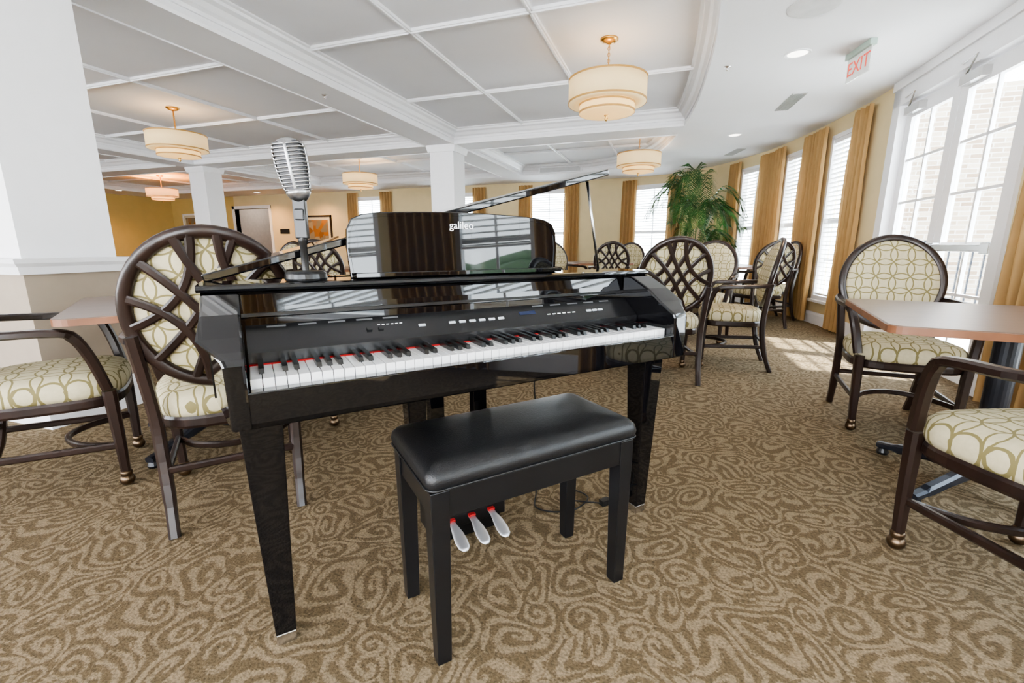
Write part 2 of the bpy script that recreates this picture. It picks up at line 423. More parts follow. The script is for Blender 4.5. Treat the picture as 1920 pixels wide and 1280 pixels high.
bm = bmesh.new(); box(bm, -16.15, 2.2, -3.15, YF+.3, ZC+.001, ZC+.12); new_obj('ceiling_upper', bm, M_CEILUP, kind='structure')
CROWN = [(0, 2.60), (.016, 2.60), (.022, 2.625), (.05, 2.64), (.075, 2.675), (.11, 2.69), (.115, 2.712), (.14, 2.716), (.14, ZC), (0, ZC)]
BEAD = [(0, ZS-.012), (.0, ZS+.035), (.014, ZS+.035), (.018, ZS+.01), (.012, ZS-.012)]
tn = 1
for k, h in holes.items():
    bm = bmesh.new(); sweep_profile(bm, h, CROWN, True); sweep_profile(bm, h, BEAD, True)
    o = new_obj('trim_%d' % tn, bm, M_WHITE, kind='structure'); tn += 1
def strips(xs, ys, x0, x1, y0, y1, xlim=None):
    global tn
    bm = bmesh.new()
    for x in xs: box(bm, x-.020, x+.020, y0+.1, y1-.1, ZC-.022, ZC+.004); box(bm, x-.008, x+.008, y0+.1, y1-.1, ZC-.034, ZC-.02)
    for y in ys: box(bm, x0+.1, x1-.1, y-.020, y+.020, ZC-.022, ZC+.004); box(bm, x0+.1, x1-.1, y-.008, y+.008, ZC-.034, ZC-.02)
    new_obj('trim_%d' % tn, bm, M_WHITE, kind='structure'); tn += 1
strips([-2.13, -1.11], [2.1, 3.63, 5.2], -3.23, .22, 1.85, 6.7)
strips([-2.13, -1.11], [8.6], -3.23, -.35, 7.2, 10.1)
strips([-5.49, -7.21], [2.1, 3.63, 5.2], -8.75, -3.74, 1.85, 6.7)
strips([-5.49, -7.21], [8.6], -8.75, -3.74, 7.2, 10.1)
strips([-11.1, -12.8], [3.63, 5.2], -14.6, -9.25, 1.85, 6.7)
strips([-11.1, -12.8], [8.6], -14.6, -9.25, 7.2, 10.1)
# baseboards
BASEP = [(0, 0), (.018, 0), (.018, .12), (.010, .15), (0, .155)]
segs = [s[0] for s in SEG]
def bb(name, pts):
    bm = bmesh.new(); sweep_profile(bm, pts, BASEP); new_obj(name, bm, M_WHITE, kind='structure')
bb('baseboard_right', segs[8:18]); bb('baseboard_far', segs[17:27]); bb('baseboard_near', segs[0:8]); bb('baseboard_left', [(-13.2, YF), (-16, YF), (-16, -3)])
# chair rail on the short wall by the doors
bm = bmesh.new(); sweep_profile(bm, [(2.05, 2.5), (2.033, 3.8)], [(0, .93), (.02, .93), (.035, .98), (.02, 1.01), (0, 1.01)]); new_obj('trim_%d' % tn, bm, M_WHITE, kind='structure'); tn += 1

# columns
def column(x0, x1, y0, y1):
    global tn
    bm = bmesh.new()
    box(bm, x0, x1, y0, y1, 0, .90, mi=1); box(bm, x0+.012, x1-.012, y0+.012, y1-.012, .90, ZS, mi=0)
    cx = [(x0, y0), (x1, y0), (x1, y1), (x0, y1)][::-1]
    new_obj('wall_column', bm, [M_WHITE, M_TAUPE], kind='structure')
    bm = bmesh.new()
    sweep_profile(bm, cx, [(0, .86), (.022, .86), (.03, .90), (.045, .92), (.05, .945), (0, .945)], True)
    sweep_profile(bm, cx, [(0, 0), (.035, 0), (.035, .16), (.02, .19), (0, .20)], True)
    sweep_profile(bm, cx, [(0, ZS-.10), (.012, ZS-.10), (.03, ZS-.03), (.03, ZS), (0, ZS)], True)
    new_obj('trim_%d' % tn, bm, M_WHITE, kind='structure'); tn += 1
column(-3.70, -3.25, 1.45, 1.92)
column(-3.70, -3.27, 6.72, 7.15)
column(-9.22, -8.78, 6.9, 7.3)

# windows
for i, (p0, p1) in enumerate(wins):
    M, L = seg_M(p0, p1)
    bm = bmesh.new(); f = .05
    box(bm, 0, f, -.11, .0, SILL, HEAD, M); box(bm, L-f, L, -.11, 0, SILL, HEAD, M)
    box(bm, 0, L, -.11, 0, SILL, SILL+f, M); box(bm, 0, L, -.11, 0, HEAD-f, HEAD, M); box(bm, f, L-f, -.10, -.06, 1.30, 1.35, M)
    box(bm, L/2-.012, L/2+.012, -.09, -.07, SILL, HEAD, M)
    for k in range(1, 4):
        z = SILL + (HEAD-SILL)*k/4; box(bm, f, L-f, -.09, -.07, z-.01, z+.01, M)
    box(bm, -.02, L+.02, -.01, .05, SILL-.03, SILL, M)
    w = new_obj('window_%d' % (i+1), bm, M_WHITE, kind='structure')
    bm = bmesh.new(); box(bm, f, L-f, -.083, -.079, SILL+f, HEAD-f, M); new_obj('glass', bm, M_GLASS, parent=w)
    ld = bpy.data.lights.new('window_portal', 'AREA'); ld.shape = 'RECTANGLE'; ld.size = L; ld.size_y = HEAD-SILL; ld.cycles.is_portal = True
    lo = bpy.data.objects.new('window_portal', ld); COL.objects.link(lo)
    lo.matrix_world = M @ Matrix.Translation((L/2, -.2, (HEAD+SILL)/2)) @ Matrix.Rotation(math.radians(90), 4, 'X')
# blinds and curtains
def blind(p0, p1, z0=SILL+.06, tilt=28):
    M, L = seg_M(p0, p1)
    root = empty('window_blind', (M @ Vector((L/2, .0, 0)))[:], math.atan2(p1[1]-p0[1], p1[0]-p0[0]), label='white horizontal slatted blind hanging inside a tall window', category='window blind', group='white slatted window blinds')
    bm = bmesh.new(); n = int((HEAD-.09-z0)/.055)
    for k in range(n):
        z = z0+.03+k*.055
        R = Matrix.Translation((0, -.035, z)) @ Matrix.Rotation(math.radians(tilt), 4, 'X')
        box(bm, -L/2+.055, L/2-.055, -.024, .024, -.0015, .0015, R)
    new_obj('slats', bm, M_SLAT, parent=root)
    bm = bmesh.new(); box(bm, -L/2+.052, L/2-.052, -.058, -.01, HEAD-.10, HEAD-.052); new_obj('headrail', bm, M_WHITE, parent=root)
    bm = bmesh.new(); box(bm, -L/2+.055, L/2-.055, -.05, -.02, z0, z0+.02)
    for sx in (-.3, .3): box(bm, sx*L-.001, sx*L+.001, -.036, -.034, z0, HEAD-.09)
    new_obj('bottom_rail', bm, M_WHITE, parent=root)
for i, (p0, p1) in enumerate(wins):
    if i >= 3: blind(p0, p1, tilt=14)
for i in (0, 1, 2):
    blind(wins[i][0], wins[i][1], z0=1.25, tilt=8)

curt_mesh = {}
def curtain(cx, cy, ang, W=.42):
    """curtain panel centre, wall angle"""
    key = round(W, 2)
    if key not in curt_mesh:
        bm = bmesh.new(); nx, nz = int(W*150), 8
        nf = W/.085; g = []
        for j in range(nz+1):
            z = .02+(2.47-.02)*j/nz; row = []
            amp = .030+.012*(1-j/nz)
            for i in range(nx+1):
                t = i/nx; x = (t-.5)*W*(1+.06*(1-j/nz)); ph = t*nf*2*math.pi
                y = .075+amp*math.sin(ph+.25*math.sin(j*1.3))+.006*math.sin(ph*.37+j)
                row.append(bm.verts.new((x, y, z)))
            g.append(row)
        for j in range(nz):
            for i in range(nx): bm.faces.new([g[j][i], g[j][i+1], g[j+1][i+1], g[j+1][i]])
        me = bpy.data.meshes.new('curtain_panel'); bm.to_mesh(me); bm.free(); me.materials.append(M_CURT)
        for p in me.polygons: p.use_smooth = True
        curt_mesh[key] = me
    o = bpy.data.objects.new('curtain', curt_mesh[key]); COL.objects.link(o)
    o.location = (cx, cy, 0); o.rotation_euler = (0, 0, ang)
    o['label'] = 'gold-tan pleated full-length curtain panel beside a window'; o['category'] = 'curtain'; o['group'] = 'gold curtain panels'
for i, (p0, p1) in enumerate(wins):
    a = math.atan2(p1[1]-p0[1], p1[0]-p0[0]); d = Vector((math.cos(a), math.sin(a)))
    W = .35 if i >= 3 else .34
    if i == 1: W = .62
    offs = .10 if i != 2 else .02
    if i == 1: offs = .30
    q0 = Vector(p0)-d*offs; q1 = Vector(p1)+d*(.08 if i != 4 else .04)
    if i == 3: q0 = Vector(p0)-d*.12
    if not (i in (2,)): curtain(q0.x, q0.y, a, W)
    if i == 2: curtain(2.05, 1.27, a, .24)
    if i not in (0, 1): curtain(q1.x, q1.y, a, W if i != 3 else .26)
curtain(2.04, 3.42, math.radians(90), .46)

# French doors
p0, p1 = doors[0]; M, L = seg_M(p0, p1)
bm = bmesh.new(); DH = 2.30
box(bm, -.07, .04, -.15, .025, 0, 2.50, M); box(bm, L-.04, L+.10, -.15, .025, 0, 2.50, M); box(bm, -.07, L+.10, -.15, .025, DH+.01, 2.50, M)
box(bm, -.07, L+.10, -.01, .045, 2.46, 2.54, M)
new_obj('trim_%d' % tn, bm, M_WHITE, kind='structure'); tn += 1
half = (L-.08)/2
for k in range(2):
    x0 = .04+k*half; x1 = x0+half
    bm = bmesh.new(); y0, y1 = -.09, -.045; st = .10
    box(bm, x0+.003, x0+st, y0, y1, .01, DH, M); box(bm, x1-st, x1-.003, y0, y1, .01, DH, M)
    box(bm, x0+st, x1-st, y0, y1, .01, .26, M); box(bm, x0+st, x1-st, y0, y1, DH-.12, DH, M)
    xm = (x0+x1)/2; box(bm, xm-.011, xm+.011, y0+.01, y1-.008, .26, DH-.12, M)
    for r in range(1, 5):
        z = .26+(DH-.38)*r/5; box(bm, x0+st, x1-st, y0+.01, y1-.008, z-.011, z+.011, M)
    d = new_obj('door_%d' % (k+1), bm, M_WHITE, kind='structure')
    bm = bmesh.new(); box(bm, x0+st, x1-st, -.071, -.067, .26, DH-.12, M); new_obj('glass', bm, M_GLASS, parent=d)
    bm = bmesh.new(); box(bm, x0+.05, x1-.05, -.012, .018, .97, 1.02, M)
    box(bm, x0+.02, x0+.12, -.045, .02, .955, 1.035, M); box(bm, x1-.10, x1-.02, -.045, .005, .955, 1.035, M)
    new_obj('panic_bar', bm, M_STEEL, parent=d, bevel=.006, label='brushed steel push bar')
    bm = bmesh.new(); box(bm, x1-.34, x1-.08, -.045, .015, DH-.10, DH-.03, M)
    A = M @ Vector((x1-.12, .0, DH-.03)); B = M @ Vector((x1-.42, .09, DH+.03)); Cc = M @ Vector((x1-.12, .03, DH+.05))
    sweep(bm, [A, B, Cc], .018, .01)
    new_obj('door_closer', bm, M_STEEL, parent=d, bevel=.003)
    ld = bpy.data.lights.new('door_portal', 'AREA'); ld.shape = 'RECTANGLE'; ld.size = half; ld.size_y = DH; ld.cycles.is_portal = True
    lo = bpy.data.objects.new('door_portal', ld); COL.objects.link(lo)
    lo.matrix_world = M @ Matrix.Translation(((x0+x1)/2, -.2, DH/2)) @ Matrix.Rotation(math.radians(90), 4, 'X')
ld = bpy.data.lights.new('back_portal', 'AREA'); ld.shape = 'RECTANGLE'; ld.size = 13.5; ld.size_y = 2.04; ld.cycles.is_portal = True
lo = bpy.data.objects.new('back_portal', ld); COL.objects.link(lo); lo.location = (-5, -3.2, 1.34); lo.rotation_euler = (math.radians(90), 0, 0)

# opening trim
p0, p1 = opening; M, L = seg_M(p0, p1)
bm = bmesh.new(); box(bm, -.09, 0, -.16, .02, 0, 2.24, M); box(bm, L, L+.09, -.16, .02, 0, 2.24, M); box(bm, -.09, L+.09, -.16, .02, 2.15, 2.24, M)
new_obj('trim_%d' % tn, bm, M_WHITE, kind='structure'); tn += 1

# ------------------------------------------------------------------ exterior
bm = bmesh.new(); box(bm, -20, 14, -10, 22, -.25, -.12); new_obj('ground', bm, M_PATIO, kind='structure')
bm = bmesh.new(); box(bm, 3.1, 6.4, 8.6, 9.0, -.12, 3.2)
o = new_obj('stone_wall', bm, M_STONE); o['label'] = 'tan stacked stone wall on the patio outside the doors'; o['category'] = 'wall'
bm = bmesh.new(); box(bm, 5.6, 5.9, -6, 1.2, -.12, 1.1)
o = new_obj('stone_wall', bm, M_STONE); o['label'] = 'low tan stacked stone garden wall outside'; o['category'] = 'wall'
bm = bmesh.new()
for z in (.12, .95, 1.02): box(bm, 3.0, 6.0, 7.18, 7.21, z, z+.03)
for k in range(26):
    x = 3.02+k*.118; box(bm, x-.008, x+.008, 7.187, 7.203, .12, .97)
for k in range(4): box(bm, 3.0+k*.985-.02, 3.0+k*.985+.02, 7.175, 7.215, -.12, 1.08)
o = new_obj('patio_railing', bm, M_IRON); o['label'] = 'black iron patio railing outside the glass doors'; o['category'] = 'railing'
bm = bmesh.new()
bmesh.ops.create_icosphere(bm, subdivisions=4, radius=1)
for v in bm.verts:
    q = v.co.copy(); k = 1+.18*math.sin(q.x*9+q.y*4)*math.sin(q.z*8+q.y*7)
    v.co = Vector((q.x*1.2*k, q.y*5*k, max(0, q.z*1.6*k)))
o = new_obj('hedge', bm, M_HEDGE, smooth=True); o.location = (8, 0, -.12); o['label'] = 'green clipped hedge beyond the patio'; o['category'] = 'hedge'

# ------------------------------------------------------------------ ceiling fixtures
def pendant_build():
    root = empty('pendant_light', (0, 0, 0), 0)
    def P(name, prof, m, z=0, n=48, smooth=True):
        bm = bmesh.new(); lathe(bm, [(r_, z_+z) for r_, z_ in prof], n); return new_obj(name, bm, m, parent=root, smooth=smooth)
    D = -.05
    P('canopy', [(0, 0), (.075, 0), (.075, -.012), (.05, -.028), (.015, -.04), (0, -.04)], M_BRASS)
    bm = bmesh.new()
    sweep(bm, [(0, 0, -.04), (0, 0, -.60+D)], .009, .009, kind='o', n=8, up=(0, 1, 0))
    for k in range(10):
        z = -.05-k*.024
        ring = [(.011*math.cos(a), 0, z+.016*math.sin(a)) if k % 2 else (0, .011*math.cos(a), z+.016*math.sin(a)) for a in [i*math.pi/5 for i in range(10)]]
        sweep(bm, ring, .005, .005, up=(0, 1, 0) if k % 2 else (1, 0, 0), kind='o', n=5, closed=True)
    new_obj('rod', bm, M_BRASS, parent=root, smooth=True)
    P('upper_shade', [(.33, -.265), (.333, -.265), (.333, -.455), (.33, -.455), (.33, -.265)], M_SHADE, D)
    P('lower_shade', [(.235, -.455), (.238, -.455), (.238, -.535), (.235, -.535), (.235, -.455)], M_SHADEL, D)
    P('diffuser', [(0, -.55), (.10, -.548), (.2, -.540), (.236, -.532), (.236, -.530), (0, -.53)], M_SHADEL, D)
    P('shade_collar', [(.24, -.45), (.331, -.45), (.331, -.457), (.238, -.457), (.24, -.45)], M_SHADE, D)
    bm = bmesh.new()
    for r, z in ((.335, -.270), (.335, -.450), (.24, -.468), (.24, -.528)):
        lathe(bm, [(r-.003, D+z-.007), (r+.002, D+z-.007), (r+.002, D+z+.007), (r-.003, D+z+.007), (r-.003, D+z-.007)], 48)
    new_obj('shade_band', bm, M_TRIMG, parent=root)
    P('finial', [(0, -.60), (.008, -.596), (.016, -.58), (.008, -.565), (.02, -.555), (.02, -.548), (0, -.548)], M_BRASS, D)
    bm = bmesh.new()
    for k in range(3):
        a = k*2*math.pi/3; sweep(bm, [(0, 0, -.28+D), (.33*math.cos(a), .33*math.sin(a), -.28+D)], .005, .005, kind='o', n=6)
    new_obj('shade_spider', bm, M_BRASS, parent=root)
    return root
pr = pendant_build()
locs = [(-.62, 4.33), (-6.12, 4.5), (-.58, 7.75), (-6.0, 8.05), (-12.2, 8.4)]
pend = []
for i, (x, y) in enumerate(locs):
    pp = dict(label='two-tier cream drum pendant light on brass rod', category='pendant light', group='cream drum pendants')
    if i == 0:
        r = pr; r.location = (x, y, ZC)
        for k, v in pp.items(): r[k] = v
    else: r = copy_tree(pr, (x, y, ZC), 0, **pp)
    pend.append(r)
for i, r in enumerate(pend):
    ld = bpy.data.lights.new('pendant_bulb', 'POINT'); ld.energy = (2.5, 4, 3, 10, 60)[i]; ld.color = (1, .70, .40) if i < 4 else (1, .34, .06); ld.shadow_soft_size = .06
    lo = bpy.data.objects.new('pendant_bulb', ld); COL.objects.link(lo); lo.parent = r; lo.location = (0, 0, -.42)

def simple(name, bm, m, label, cat, **k):
    o = new_obj(name, bm, m, **k); o['label'] = label; o['category'] = cat; return o
bm = bmesh.new(); lathe(bm, [(0, -.012), (.13, -.012), (.145, -.010), (.155, -.004), (.155, 0), (0, 0)], 40)
simple('ceiling_speaker', bm, mat('speaker_grille', (.66, .66, .66), .7), 'round off-white ceiling speaker grille set in soffit', 'speaker').location = (.77, 3.80, ZS)
for (x, y) in ((.86, 4.62), (.73, 7.5), (-11.5, 10.6), (-14.8, 9.0), (-9.6, 10.6)):  # first two are real fixtures; the far-left three are added to warm that end
    root = empty('recessed_light', (x, y, ZS), 0, label='round recessed ceiling downlight with white trim ring', category='ceiling light', group='recessed downlights')
    bm = bmesh.new(); lathe(bm, [(.075, -.004), (.095, -.006), (.10, 0), (.075, 0), (.075, -.004)], 32); new_obj('trim_ring', bm, M_WHITE, parent=root)
    bm = bmesh.new(); lathe(bm, [(0, -.002), (.075, -.002), (.075, 0), (0, 0)], 32); new_obj('lens', bm, M_LAMP, parent=root)
    ld = bpy.data.lights.new('downlight_bulb', 'SPOT'); ld.energy = 80 if x < -5 else 25; ld.color = (1, .56, .24); ld.spot_size = math.radians(140); ld.spot_blend = .8; ld.shadow_soft_size = .06
    lo = bpy.data.objects.new('downlight_bulb', ld); COL.objects.link(lo); lo.parent = root; lo.location = (0, 0, -.02)
for (x, y) in ((.355, 4.73), (-3.0-.5, 4.2)):
    bm = bmesh.new(); lathe(bm, [(0, -.035), (.012, -.034), (.006, -.02), (.006, -.012), (.028, -.008), (.03, 0), (0, 0)], 20)
    simple('fire_sprinkler', bm, M_STEEL, 'small chrome fire sprinkler head on ceiling', 'sprinkler', smooth=True).location = (x, y, ZS)
def grille(loc, rz, L, W, rx=0):
    bm = bmesh.new(); box(bm, -L/2, L/2, -W/2, W/2, -.006, 0)
    n = int(W/.016)
    for k in range(n): y = -W/2+.012+k*(W-.02)/max(1, n-1)-.002; box(bm, -L/2+.015, L/2-.015, y-.003, y+.003, -.013, -.006)
    o = simple('air_vent', bm, M_GRILLE, 'linear slatted air vent grille with metal frame', 'air vent'); o.location = loc; o.rotation_euler = (rx, 0, rz); return o
grille((1.11, 6.05, ZS), math.radians(95), .62, .14)
grille((.88, 8.8, ZS), math.radians(105), .55, .14)
bm = bmesh.new(); box(bm, -2.85, -1.9, 10.03, 10.10, 2.55, 2.68); new_obj('trim_%d' % tn, bm, M_WHITE, kind='structure'); tn += 1
grille((-2.38, 10.03, 2.615), 0, .88, .09, rx=math.radians(-90))
# exit sign
root = empty('exit_sign', (1.30, 4.64, ZS), math.radians(101), label='hanging edge-lit exit sign with red lettering', category='exit sign')
bm = bmesh.new(); box(bm, -.17, .17, -.025, .025, -.045, 0); new_obj('housing', bm, M_EXITG, parent=root, bevel=.004)
bm = bmesh.new(); box(bm, -.155, .155, -.004, .004, -.22, -.045); new_obj('panel', bm, mat('exit_acrylic', (.80, .82, .80), .1), parent=root)
for s in (1, -1):
    t = text_mesh('lettering', 'EXIT', .145, M_EXITR, root, .001)
    t.location = (0, -.006*s, -.132); t.rotation_euler = (math.radians(90), 0, 0 if s == 1 else math.pi)

# ------------------------------------------------------------------ piano
PO = C(-.0135, 1.194)
piano = empty('digital_grand_piano', (PO[0], PO[1], 0), math.radians(48.7), label='glossy black digital mini grand piano with open lid', category='piano')
XL, XR, KH = -.685, .705, .605
ZB = .922
outline = [(XL, .20), (XL, .46), (-.65, .56), (-.57, .63), (-.45, .68), (-.27, .705), (-.08, .70), (.08, .655), (.20, .59), (.32, .52), (.46, .475), (.60, .455), (.68, .43), (XR, .38), (XR, .20)]
inner = [(max(XL+.03, min(XR-.03, p[0]*.96)), max(.20, .36+(p[1]-.36)*.92)) for p in outline]
bm = bmesh.new()
prism(bm, outline, .655, .84)
n = len(outline)
a = [bm.verts.new((*p, .84)) for p in outline]; b = [bm.verts.new((*p, .907)) for p in outline]; c = [bm.verts.new((*p, .907)) for p in inner]; d = [bm.verts.new((*p, .84)) for p in inner]
for i in range(n-1):
    bm.faces.new([a[i], a[i+1], b[i+1], b[i]]); bm.faces.new([b[i], b[i+1], c[i+1], c[i]]); bm.faces.new([c[i], c[i+1], d[i+1], d[i]])
new_obj('body', bm, M_BLACK, parent=piano)
bm = bmesh.new(); prism(bm, [(p[0]*.98, p[1]*.99) for p in inner], .842, .85); new_obj('soundboard', bm, M_BLACKS, parent=piano)
bm = bmesh.new(); box(bm, -KH-.01, KH+.01, -.005, .22, .655, .715); box(bm, -KH-.03, KH+.03, -.035, -.005, .645, .722)
box(bm, -KH-.03, KH+.03, -.035, .21, .645, .66)
new_obj('keybed', bm, M_BLACK, parent=piano, bevel=.003)
for s in (-1, 1):
    bm = bmesh.new(); XO = -XL if s < 0 else XR
    prof = [(.215, .645), (.215, .905), (.17, .902), (.09, .866), (.03, .826), (-.01, .803), (-.03, .793), (-.038, .78), (-.038, .645)]
    def vx(y): return XO if y > .03 else XO-(.03-y)*.6
    A = [bm.verts.new((s*(KH+.003), y, z)) for y, z in prof]; B = [bm.verts.new((s*vx(y), y, z)) for y, z in prof]
    bm.faces.new(A); bm.faces.new(B[::-1]); k = len(prof)
    for i in range(k): bm.faces.new([A[i], A[(i+1) % k], B[(i+1) % k], B[i]])
    new_obj('arm', bm, M_BLACK, parent=piano, bevel=.006)
bm = bmesh.new(); prism_x(bm, [(.132, .735), (.132, .768), (.14, .775), (.215, .835), (.222, .842), (.222, .735)], -KH, KH)
cp = new_obj('control_panel', bm, mat('black_panel_plastic', (.009, .009, .010), .20, var=.1), parent=piano)
pM = Matrix.Translation((0, .1775, .805)) @ Matrix.Rotation(math.atan2(.060, .075), 4, 'X')
def onpanel(name, items, m, parent=cp, bev=0):
    bm = bmesh.new()
    for (x0, x1, y0, y1, h) in items: box(bm, x0, x1, y0, y1, -.001, h, pM)
    return new_obj(name, bm, m, parent=parent, bevel=bev)
MSL = mat('slot_grey', (.10, .10, .105), .4)
for x in (-.56, -.49, -.42, -.35, -.28, .20, .27, .34, .41, .48): onpanel('speaker_slot', [(x, x+.042, .018, .023, .0008)], MSL)
for x in (-.19, -.10, -.068, -.036, -.004, .028, .060, .40, .425, .45):
    onpanel('button', [(x, x+.020, -.022, -.014, .003)], M_BTN, bev=.001)
for x in (-.33, -.30): onpanel('knob', [(x, x+.013, -.022, -.012, .005)], M_EBONY)
onpanel('display', [(.14, .20, -.012, .002, .001)], M_BLUE)
small = [(-.30+i*.012, -.293+i*.012, -.004, -.002, .0006) for i in range(6)] + [(.24+i*.02, .252+i*.02, -.02, -.017, .0006) for i in range(6)]
o = onpanel('panel_markings', small, M_WTEXT); o['kind'] = 'stuff'
bm = bmesh.new(); prism_x(bm, [(.217, .835), (.221, .865), (.229, .900), (.25, .900), (.25, .835)], -KH-.01, KH+.01); new_obj('fallboard', bm, M_BLACK, parent=piano)
bm = bmesh.new(); prism_x(bm, [(.196, ZB-.016), (.192, ZB-.010), (.195, ZB-.003), (.205, ZB), (.35, ZB), (.35, ZB-.016)], XL-.008, XR+.008); new_obj('top_board', bm, M_BLACK, parent=piano)
bm = bmesh.new(); box(bm, -KH, KH, .124, .133, .728, .7425); new_obj('key_felt', bm, M_RED, parent=piano)
kb = empty('keyboard', (0, 0, 0), 0); kb.parent = piano
KW = 2*KH/52
bmw = bmesh.new(); box(bmw, -KW/2+.0007, KW/2-.0007, 0, .128, .718, .740)
me = bpy.data.meshes.new('white_key'); bmw.to_mesh(me); bmw.free(); me.materials.append(M_IVORY)
bmb = bmesh.new()
prism_x(bmb, [(0, .738), (.006, .7505), (.087, .752), (.087, .738)], -.0055, .0055)
bmesh.ops.recalc_face_normals(bmb, faces=bmb.faces[:])
meb = bpy.data.meshes.new('black_key'); bmb.to_mesh(meb); bmb.free(); meb.materials.append(M_EBONY)
for i in range(52):
    o = bpy.data.objects.new('white_key', me); COL.objects.link(o); o.parent = kb; o.location = (-KH+KW*(i+.5), 0, 0)
    md = o.modifiers.new('b', 'BEVEL'); md.width = .0012; md.segments = 1
for i in range(51):
    if i % 7 in (0, 2, 3, 5, 6):
        o = bpy.data.objects.new('black_key', meb); COL.objects.link(o); o.parent = kb; o.location = (-KH+KW*(i+1), .042, 0)
# music desk
def desk_outline(ins=0.0):
    w, h = .352-ins, .190-ins
    pts = [(-w+.006, 0+ins), (-w, h*.45), (-w+.004, h-.055), (-w+.018, h-.028), (-w+.045, h-.015)]
    pts += [(x*(w-.09), h-.012*abs(x)**2*.7) for x in (-1, -.66, -.33, 0, .33, .66, 1)]
    pts += [(w-.045, h-.015), (w-.018, h-.028), (w-.004, h-.055), (w, h*.45), (w-.006, 0+ins)]
    return pts
md_root = empty('music_desk', (.008, .285, ZB), 0); md_root.parent = piano; md_root.rotation_euler = (math.radians(-3), 0, 0)
def plate(pts, y0, y1):
    bm = bmesh.new(); a = [bm.verts.new((x, y0, z)) for x, z in pts]; b = [bm.verts.new((x, y1, z)) for x, z in pts]; k = len(pts)
    bm.faces.new(a); bm.faces.new(b[::-1])
    for i in range(k): bm.faces.new([a[i], a[(i+1) % k], b[(i+1) % k], b[i]])
    return bm
new_obj('desk_panel', plate(desk_outline(), 0, .016), M_BLACK, parent=md_root, bevel=.003)
bm = bmesh.new(); sweep(bm, [(x, -.001, z) for x, z in desk_outline(.010)], .004, .003, up=(0, 1, 0), kind='sq'); new_obj('desk_rim', bm, M_BLACK, parent=md_root)
bm = bmesh.new(); box(bm, -.34, .34, -.04, 0, .0, .008); box(bm, -.34, .34, -.046, -.04, .0, .014); new_obj('desk_ledge', bm, M_BLACK, parent=md_root, bevel=.002)
t = text_mesh('brand_lettering', 'galileo', .032, M_WTEXT, md_root, .0004); t.location = (-.006, -.0012, .150); t.rotation_euler = (math.radians(90), 0, 0); t['label'] = 'white lowercase lettering'
# lid
lid_pts = [(0, .0), (0, .12)] + [(p[0]-XL, p[1]-.34) for p in outline[2:13]] + [(1.36, .05), (1.365, .0)]
lid = empty('lid', (XL, .34, ZB-.004), 0); lid.parent = piano; lid.rotation_euler = (0, math.radians(-15), 0)
bm = bmesh.new(); prism(bm, [(x*1.0, y*1.03) for x, y in lid_pts], 0, .022); new_obj('lid_panel', bm, M_BLACK, parent=lid, bevel=.004)
bm = bmesh.new()
for y in (.04, .11): sweep(bm, [(-.006, y-.02, .0), (-.006, y+.02, .0)], .012, .012, kind='o', n=8)
new_obj('hinge', bm, M_BRASS, parent=lid)
bm = bmesh.new(); sweep(bm, [(.665, .42, .905), (.575, .40, 1.252)], .011, .011, up=(0, 1, 0), kind='o', n=10); new_obj('lid_prop', bm, M_STEEL, parent=piano, smooth=True, label='steel prop rod')
def taper_leg(x, y, t, b_, z0, z1):
    bm = bmesh.new(); sweep(bm, [(x, y, z1), (x, y, z1-.06), (x, y, z0)], [t, t, b_], [t, t, b_], up=(0, 1, 0), kind='sq'); return bm
for (x, y) in ((-.595, .13), (.635, .11), (-.08, .60)):
    lg = new_obj('leg', taper_leg(x, y, .088, .048, .03, .66), M_BLACK, parent=piano, bevel=.003)
    bm = bmesh.new(); box(bm, x-.024, x+.024, y-.024, y+.024, .0, .032); new_obj('leg_ferrule', bm, M_STEEL, parent=lg, bevel=.003, label='metal foot cap')
# lyre
ly = empty('pedal_lyre', (0, 0, 0), 0); ly.parent = piano
for x in (-.08, .08):
    bm = bmesh.new(); box(bm, x-.025, x+.025, .34, .38, .12, .66); new_obj('lyre_post', bm, M_BLACK, parent=ly, bevel=.003)
bm = bmesh.new(); box(bm, -.145, .145, .28, .38, .05, .150); box(bm, -.13, .13, .29, .37, 0, .05); new_obj('pedal_box', bm, M_BLACKS, parent=ly, bevel=.003)
for x in (-.068, .008, .084):
    bm = bmesh.new(); pts = [(x, .282, .080), (x, .25, .076), (x, .22, .069), (x, .19, .058), (x, .165, .050), (x, .153, .046)]
    sweep(bm, pts, [.022, .026, .038, .044, .038, .016], [.014, .012, .012, .011, .009, .006], kind='o', n=14)
    pd = new_obj('pedal', bm, M_PEDAL, parent=ly, smooth=True, label='polished metal pedal')
    bm = bmesh.new(); box(bm, x-.012, x+.012, .266, .284, .082, .090); new_obj('pedal_felt', bm, M_RED, parent=pd)
cord = smooth_path([(.36, .42, .655), (.37, .44, .45), (.40, .45, .2), (.36, .40, .02), (.30, .30, .006), (.40, .22, .006), (.52, .26, .006), (.50, .34, .006), (.42, .30, .012), (.54, .20, .008)], 8)
bm = bmesh.new(); sweep(bm, cord, .006, .006, kind='o', n=6, up=(.3, .2, .9)); box(bm, .535, .575, .185, .210, 0, .022)
new_obj('power_cord', bm, M_CORD, parent=piano, smooth=False)

